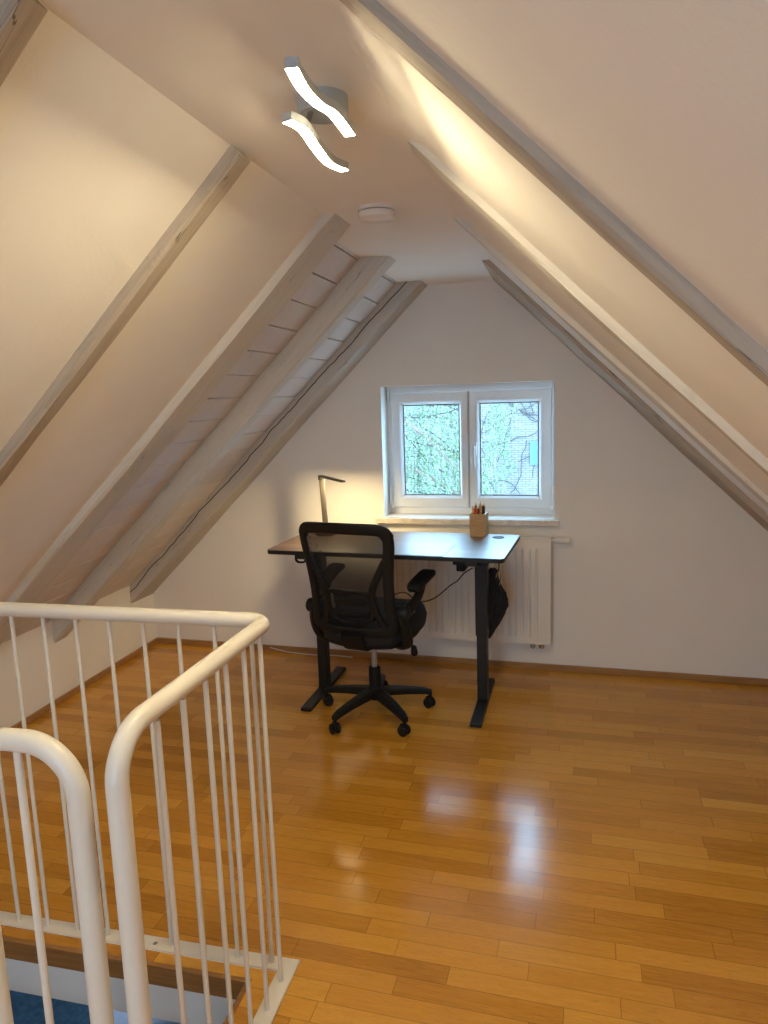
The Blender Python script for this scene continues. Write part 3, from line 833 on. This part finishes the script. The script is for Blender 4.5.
outer = [(-.13, 1.004), (0, 1.008), (.13, 1.004), (.185, .995), (.206, .965), (.207, .92), (.197, .84), (.188, .74), (.187, .64), (.190, .57), (.182, .528), (.14, .512), (0, .505), (-.14, .512), (-.182, .528), (-.190, .57), (-.187, .64), (-.188, .74), (-.197, .84), (-.207, .92), (-.206, .965), (-.185, .995)]
back = band('backrest_frame', outer, .042, .026, M_blackplastic, chair, True, 6, lambda p: 1.25 if p.z > .96 else 1.15 if p.z < .56 else 1.05)
for s in (-1, 1):
    band('waist_bar', [(.186 * s, .86), (.155 * s, .80), (.118 * s, .72), (.112 * s, .67), (.125 * s, .60), (.152 * s, .53)], .030, .024, M_blackplastic, back)
def patch(fn, nx, nz, mat, name, parent, thick=0):
    bm = bmesh.new(); G = [[bm.verts.new(fn(i / nx, j / nz)) for i in range(nx + 1)] for j in range(nz + 1)]
    for j in range(nz):
        for i in range(nx): bm.faces.new((G[j][i], G[j][i + 1], G[j + 1][i + 1], G[j + 1][i]))
    return obj(name, bm, mat, parent, 'full')
def hw(z): return .19 if z > .86 else .19 - .06 * min(1, (.86 - z) / .16) if z > .70 else .13
patch(lambda a, b: bk((2 * a - 1) * .185, .52 + .475 * b, .004), 22, 26, M_mesh, 'back_mesh', back)
# lumbar cradle in front of the mesh: ring and two rungs
band('lumbar_frame', [(-.10, .70), (0, .706), (.10, .70), (.108, .66), (.10, .585), (.06, .555), (0, .55), (-.06, .555), (-.10, .585), (-.108, .66)], .022, .02, M_blackplastic, back, True)
band('lumbar_rung', [(-.075, .655), (0, .66), (.075, .655)], .024, .014, M_blackplastic, back)
band('lumbar_rung', [(-.09, .60), (-.04, .592), (0, .59), (.04, .592), (.09, .60)], .018, .014, M_blackplastic, back)
patch(lambda a, b: bk((2 * a - 1) * .10, .555 + .145 * b, .03 + .01 * math.sin(PI * b)), 12, 12, M_darkfabric, 'lumbar_pad', back)
# back support bracket to the seat mechanism
bm = bmesh.new(); sweep(bm, catmull([(0, -.05, .41), (0, -.17, .415), (0, -.225, .45), (0, -.245, .50)], 5), rrect(.03, .12, .01), True); obj('back_bracket', bm, M_blackplastic, chair, True)
# flip-up arms
for s in (-1, 1):
    x = .232 * s
    bm = bmesh.new()
    sweep(bm, catmull([(.13 * s, -.06, .418), (.20 * s, -.10, .418), (.238 * s, -.13, .45), (.240 * s, -.165, .52), (.228 * s, -.185, .59), (.222 * s, -.185, .625)], 6), rrect(.036, .046, .014), True)
    arm = obj('arm_bracket', bm, M_blackplastic, chair, True)
    bm = bmesh.new(); lathe(bm, [(.0, -.03), (.030, -.03), (.034, -.024), (.034, .024), (.030, .03), (0, .03)], 22, aim((x - .0 * s, -.175, .605), (x + s, -.175, .605))); 
    box(bm, (x - .022, -.18, .575), (x + .022, -.085, .625), .01, 3); obj('arm_pivot', bm, M_blackplastic, arm, True)
    bm = bmesh.new(); box(bm, (x + s * .012 - .013, -.088, .582), (x + s * .012 + .013, -.078, .618), .003); obj('pivot_plate', bm, M_chrome, arm)
    bm = bmesh.new(); sweep(bm, catmull([(x + .004 * s, -.125, .60), (x + .016 * s, -.06, .625), (x + .020 * s, -.005, .655), (x + .02 * s, .04, .70)], 6), rrect(.046, .034, .013), True)
    obj('arm_beam', bm, M_blackplastic, arm, True)
    bm = bmesh.new()
    P = catmull([(x + .008 * s, -.06, .682), (x + .010 * s, -.03, .697), (x + .016 * s, .04, .713), (x + .020 * s, .12, .725), (x + .020 * s, .165, .720)], 6)
    m = len(P); sweep(bm, P, rrect(.036, .082, .017, 4), True, [.55 + .45 * math.sin(min(1, (i / (m - 1)) * 3.2) * PI / 2) if i / (m - 1) < .7 else .62 + .38 * math.cos(max(0, (i / (m - 1) - .7) / .3) * PI / 2) for i in range(m)])
    obj('armrest_pad', bm, M_blackplastic, arm, True)
# tilt lever hanging at the right
bm = bmesh.new(); tube(bm, [(.08, .04, .40), (.185, .03, .395), (.203, .03, .368)], .005, 8); lathe(bm, [(.008, 0), (.014, .008), (.018, .04), (.014, .05), (0, .052)], 14, aim((.203, .03, .376), (.208, .03, .32))); obj('tilt_lever', bm, M_blackplastic, chair, True)

# ------------------------------------------------------------------ bag hanging from the desk
bag = tag(empty('hanging_bag', (-.318, 3.668, .32)), 'crumpled black cloth bag hanging beside the right desk leg', 'bag')
rnd = random.Random(4)
bm = bmesh.new(); lev = [(.000, .012, -.045, .02), (.03, .026, -.04, .035), (.08, .045, -.025, .05), (.13, .062, -.012, .06), (.18, .068, -.004, .062), (.215, .066, .0, .06), (.25, .062, -.006, .055), (.29, .044, -.016, .045), (.33, .030, -.018, .035), (.36, .034, -.018, .03), (.375, .012, -.018, .015)]
rings = []; n = 22
for z, rx, dx, ry in lev:
    r = []
    for i in range(n):
        a = 2 * PI * i / n; k = 1 + .13 * math.sin(5 * a + z * 40) + .08 * math.sin(9 * a - z * 60) + rnd.uniform(-.04, .04)
        r.append(bm.verts.new((dx + rx * k * math.cos(a), ry * k * math.sin(a), z + rnd.uniform(-.004, .004))))
    rings.append(r)
for p, q2 in zip(rings, rings[1:]):
    for j in range(n): bm.faces.new((p[j], p[(j + 1) % n], q2[(j + 1) % n], q2[j]))
bm.faces.new(rings[0][::-1]); bm.faces.new(rings[-1]); obj('pouch', bm, M_bag, bag)
bm = bmesh.new()
P = [(.012 + .016 * math.cos(t) + .012 * math.sin(t), -.02 + .002 * math.sin(t), .315 + .055 * math.sin(t)) for t in [2 * PI * k / 24 for k in range(24)]]
sweep(bm, P, circ(.0042, 8), False, closed=True); obj('carabiner', bm, M_chrome, bag, True)
bm = bmesh.new(); tube(bm, catmull([(-.01, -.01, .36), (.02, -.018, .375), (.012, -.01, .43), (-.02, -.0, .497)], 5), .004, 8); obj('strap', bm, M_bag, bag, True)

bag.scale = (.88, 1, 1)
# ------------------------------------------------------------------ cables
bm = bmesh.new(); tube(bm, catmull([(-.425, 3.575, .718), (-.47, 3.57, .69), (-.505, 3.58, .648), (-.545, 3.59, .618), (-.575, 3.6, .590), (-.625, 3.6, .548), (-.68, 3.61, .522), (-.73, 3.62, .519), (-.82, 3.70, .54), (-.95, 3.85, .45), (-1.02, 4.0, .30), (-1.05, 4.093, .25)], 6), .0032, 8)
tag(obj('power_cable', bm, M_black, None, True), 'thin black cable drooping from under the desk behind the chair', 'cable')
bm = bmesh.new(); tube(bm, catmull([(-1.80, 4.113, .026), (-1.70, 4.107, .008), (-1.60, 4.096, .004), (-1.48, 4.085, .004), (-1.36, 4.093, .004), (-1.24, 4.080, .004)], 6), .0034, 8)
tag(obj('wall_cable', bm, M_white_cable, None, True), 'thin white cable lying along the back skirting behind the desk', 'cable')

# ------------------------------------------------------------------ ceiling lamp and detector
cl = tag(empty('ceiling_lamp', (-.470, 1.497, ZC)), 'silver ceiling lamp with two lit wavy bars', 'ceiling lamp')
CLV = Vector((-.470, 1.497, ZC))
bm = bmesh.new(); lathe(bm, [(.051, 0), (.052, -.003), (.052, -.031), (.049, -.035), (0, -.035)], 36); obj('canopy', bm, M_lampgrey, cl, True)
BARS = [[(-.417, 1.172, 2.118), (-.426, 1.251, 2.118), (-.423, 1.32, 2.118), (-.411, 1.375, 2.118), (-.413, 1.490, 2.118)],
        [(-.504, 1.378, 2.118), (-.491, 1.429, 2.118), (-.501, 1.538, 2.118), (-.507, 1.644, 2.119), (-.494, 1.722, 2.124)]]
for bi, B in enumerate(BARS):
    P = catmull([Vector(p) - CLV for p in B], 8)
    bm = bmesh.new(); sides = []
    def strip(bm, w, z0, z1, inset=0):
        rings = []
        for i, p in enumerate(P):
            a = P[max(0, i - 1)]; b = P[min(len(P) - 1, i + 1)]; T = (b - a).normalized(); S = Vector((T.y, -T.x, 0)).normalized()
            q_ = p + T * (inset if i == 0 else -inset if i == len(P) - 1 else 0)
            rings.append([bm.verts.new(q_ + S * u_ + Vector((0, 0, v_))) for u_, v_ in ((-w, z0), (w, z0), (w, z1), (-w, z1))])
        for a, b in zip(rings, rings[1:]):
            for j in range(4): bm.faces.new((a[j], a[(j + 1) % 4], b[(j + 1) % 4], b[j]))
        bm.faces.new(rings[0][::-1]); bm.faces.new(rings[-1])
    strip(bm, .0110, .0, .017); lb = obj('light_bar', bm, M_lampgrey, cl)
    bm = bmesh.new(); strip(bm, .0099, -.0011, .0004, .001); obj('led_diffuser', bm, M_led, lb)
    mid = P[len(P) // 2] if bi == 0 else P[10]
    bm = bmesh.new(); tube(bm, [Vector((mid.x * .8, max(-.05, min(.045, mid.y * .6)) if bi == 0 else -.02, -.03)), mid + Vector((0, 0, .012))], .006, 10); obj('arm', bm, M_chrome, cl, True)

det = tag(empty('smoke_detector', (-.578, 2.375, ZC)), 'round white smoke detector on the ceiling beyond the lit lamp', 'smoke detector')
bm = bmesh.new(); lathe(bm, [(.060, 0), (.060, -.010), (.055, -.012)], 36); obj('mounting_ring', bm, M_detector, det, True)
bm = bmesh.new(); lathe(bm, [(.053, -.011), (.053, -.016)], 36); obj('vent_gap', bm, M_dark, det, True)
bm = bmesh.new(); lathe(bm, [(.057, -.0145), (.0585, -.018), (.057, -.033), (.05, -.038), (0, -.040)], 36); obj('cover', bm, M_detector, det, True)

# ------------------------------------------------------------------ outside
bm = bmesh.new(); box(bm, (-30, 4.6, -5.2), (30, 40, -5.0)); struct(obj('ground', bm, M_ground))
hs = tag(empty('brick_house', (-2, 17, -5)), 'whitewashed brick house wall seen through the window', 'building')
bm = bmesh.new(); box(bm, (-7, 0, 0), (9, 6, 7.7)); obj('wall', bm, M_brick, hs)
bm = bmesh.new()
for s in (0, 1): pass
prism(bm, [(-7.4, -.4), (9.4, -.4), (9.4, 6.4), (-7.4, 6.4)], 7.7, 7.9); obj('roof', bm, M_bark, hs)
bm = bmesh.new(); box(bm, (1.34, -.06, 4.90), (2.25, .02, 5.46), .01)
for i in range(7): box(bm, (1.40, -.075, 4.95 + i * .07), (2.20, -.055, 4.99 + i * .07))
obj('shutter', bm, M_shutter, hs)

def wig(rnd, p, d, n, step, j):
    out = [Vector(p)]; d = Vector(d).normalized()
    for _ in range(n):
        d = (d + Vector((rnd.uniform(-j, j), rnd.uniform(-j, j) * .3, rnd.uniform(-j, j)))).normalized(); out.append(out[-1] + d * step)
    return out
rnd = random.Random(11)
vine = tag(empty('climbing_vine', (-1.2, 16.93, -5)), 'bare dark climbing vine spread over the white brick wall outside', 'vine')
bm = bmesh.new()
for k in range(22):
    sx = rnd.uniform(-2.2, 2.2); sz = rnd.uniform(2.4, 7.0)
    pts = wig(rnd, (sx, 0, sz), (rnd.choice((-1, 1)) * rnd.uniform(.3, 1), 0, rnd.uniform(-.4, 1)), 16, .17, .5)
    pts = [Vector((p.x, .02 - .0, p.z)) for p in pts]
    tube(bm, catmull(pts, 3), .009, 5)
for x in (-.4, .3, 1.2): tube(bm, catmull([(x, 0, 0)] + [Vector((p.x, 0, p.z)) for p in wig(rnd, (x, 0, .6), (.1, 0, 1), 14, .4, .35)], 3), .011, 6)
obj('stems', bm, M_bark, vine)
bm = bmesh.new()
for k in range(260):
    cx = rnd.gauss(.05, .10) if k < 45 else rnd.uniform(-2.3, 2.3); cz = rnd.gauss(5.0, .35) if k < 45 else rnd.uniform(2.3, 4.2)
    s = rnd.uniform(.02, .05); a = rnd.uniform(0, PI)
    bm.faces.new([bm.verts.new((cx + s * math.cos(a + t) * (1.4 if t in (0, PI) else .8), -.03 + rnd.uniform(-.02, .02), cz + s * math.sin(a + t))) for t in (0, PI / 2, PI, 1.5 * PI)])
obj('leaves', bm, M_leaf, vine)

tree = tag(empty('willow_tree', (-2.3, 9.6, -5)), 'pale green weeping tree outside the left window pane', 'tree')
TO = Vector((-2.3, 9.6, -5))
bm = bmesh.new()
trunk = catmull([(-.9, .3, 0), (-.8, .2, 1.6), (-.55, .1, 3.2), (-.5, 0, 5.0), (-.35, 0, 6.2), (-.3, 0, 6.9)], 6)
tube(bm, trunk, .16, 12, [1 - .6 * i / (len(trunk) - 1) for i in range(len(trunk))]); obj('trunk', bm, M_birch, tree, True)
bm = bmesh.new()
limbs = []
for st, ln in (((-.5, 0, 6.5), (1.15, -.2, 5.45)), ((-.45, 0, 6.2), (.95, .1, 5.75)), ((-.4, 0, 6.5), (.9, .3, 7.0)), ((-.5, 0, 5.9), (-1.9, 0, 6.8)), ((-.3, 0, 6.5), (1.3, 0, 7.0)), ((-.3, 0, 6.5), (-1.6, .4, 7.1)), ((-.55, 0, 5.6), (1.15, -.1, 5.15))):
    a, b = Vector(st), Vector(ln); mid = (a + b) / 2 + Vector((0, 0, .25)); P = catmull([a, mid, b], 8); limbs.append(P)
    tube(bm, P, .045, 8, [1 - .7 * i / (len(P) - 1) for i in range(len(P))])
obj('branch', bm, M_birch, tree, True)
bm = bmesh.new()
for k in range(14):
    P = wig(rnd, (rnd.uniform(-.6, .7), rnd.uniform(-.3, .3), rnd.uniform(5.4, 6.8)), (1, 0, -.45), 7, .16, .25); tube(bm, P, .008, 5)
obj('twig', bm, M_bark, tree)
bmA, bmB = bmesh.new(), bmesh.new()
def hang(x, y, z, L):
    n = int(L / .045); px, py = x, y
    for i in range(n):
        px += rnd.gauss(0, .010); py += rnd.gauss(0, .010); zz = z - i * .045
        for _ in range(3):
            s = rnd.uniform(.012, .022); a = rnd.uniform(0, 2 * PI); dx, dy = math.cos(a), math.sin(a); lx = rnd.uniform(.022, .045)
            b = bmA if rnd.random() < .5 else bmB
            p = Vector((px, py, zz)); t = p + Vector((dx * lx * .6, dy * lx * .6, -lx)); sd = Vector((-dy, dx, 0)) * s * .5; m = (p + t) / 2
            b.faces.new([b.verts.new(q_) for q_ in (p, m + sd, t, m - sd)])
for k in range(430):
    x = rnd.uniform(-1.3, 1.22)
    hang(x, rnd.uniform(-.5, .5), rnd.uniform(5.5, 7.0), rnd.uniform(.6, 2.0))
for k in range(90):          # the outer drooping curtain seen in the right pane
    z = rnd.uniform(5.3, 6.9); hang(1.30 + (z - 5.3) * .16 + rnd.gauss(0, .10), rnd.uniform(-.3, .3), z, rnd.uniform(.3, .9))
for nme, b, m in (('foliage', bmA, M_leaf), ('foliage', bmB, M_leaf2)):
    o = obj(nme, b, m, tree); o['kind'] = 'stuff'

# ------------------------------------------------------------------ light
w = bpy.data.worlds.new('overcast_sky'); sc.world = w; w.use_nodes = True
bg = w.node_tree.nodes['Background']; bg.inputs[0].default_value = (.41, .68, 1.0, 1); bg.inputs[1].default_value = 14.0
# added fill light under the slab, brightens the bed in the storey below
ld = bpy.data.lights.new('lower_room_fill', 'AREA'); ld.energy = 13; ld.size = 1.2; ld.color = (.80, .88, 1.0)
lo = bpy.data.objects.new('lower_room_fill', ld); C.objects.link(lo); lo.location = (-2.4, 3.1, -.32)

def portal(name, M, sx, sy):
    pl = bpy.data.lights.new(name, 'AREA'); pl.shape = 'RECTANGLE'; pl.size = sx; pl.size_y = sy; pl.cycles.is_portal = True
    po = bpy.data.objects.new(name, pl); C.objects.link(po); po.matrix_world = M
portal('window_daylight_portal', MW @ Matrix.Translation((0, .30, (VZ0 + VZ1) / 2)) @ Matrix.Rotation(-PI / 2, 4, 'X'), .98, .76)
portal('rear_fill_opening_portal', Matrix.Translation((-.575, YB - .1, 1.175)) @ Matrix.Rotation(PI / 2, 4, 'X'), 1.14, .64)  # samples sky through the opening added in the rear wall
# added warm fill light above the unseen part of the room behind the camera
rl2 = bpy.data.lights.new('rear_fill_light', 'AREA'); rl2.shape = 'DISK'; rl2.size = .3; rl2.energy = 9; rl2.color = (1.0, .86, .66)
ro2 = bpy.data.objects.new('rear_fill_light', rl2); C.objects.link(ro2); ro2.location = (-.56, -.7, ZC - .03)
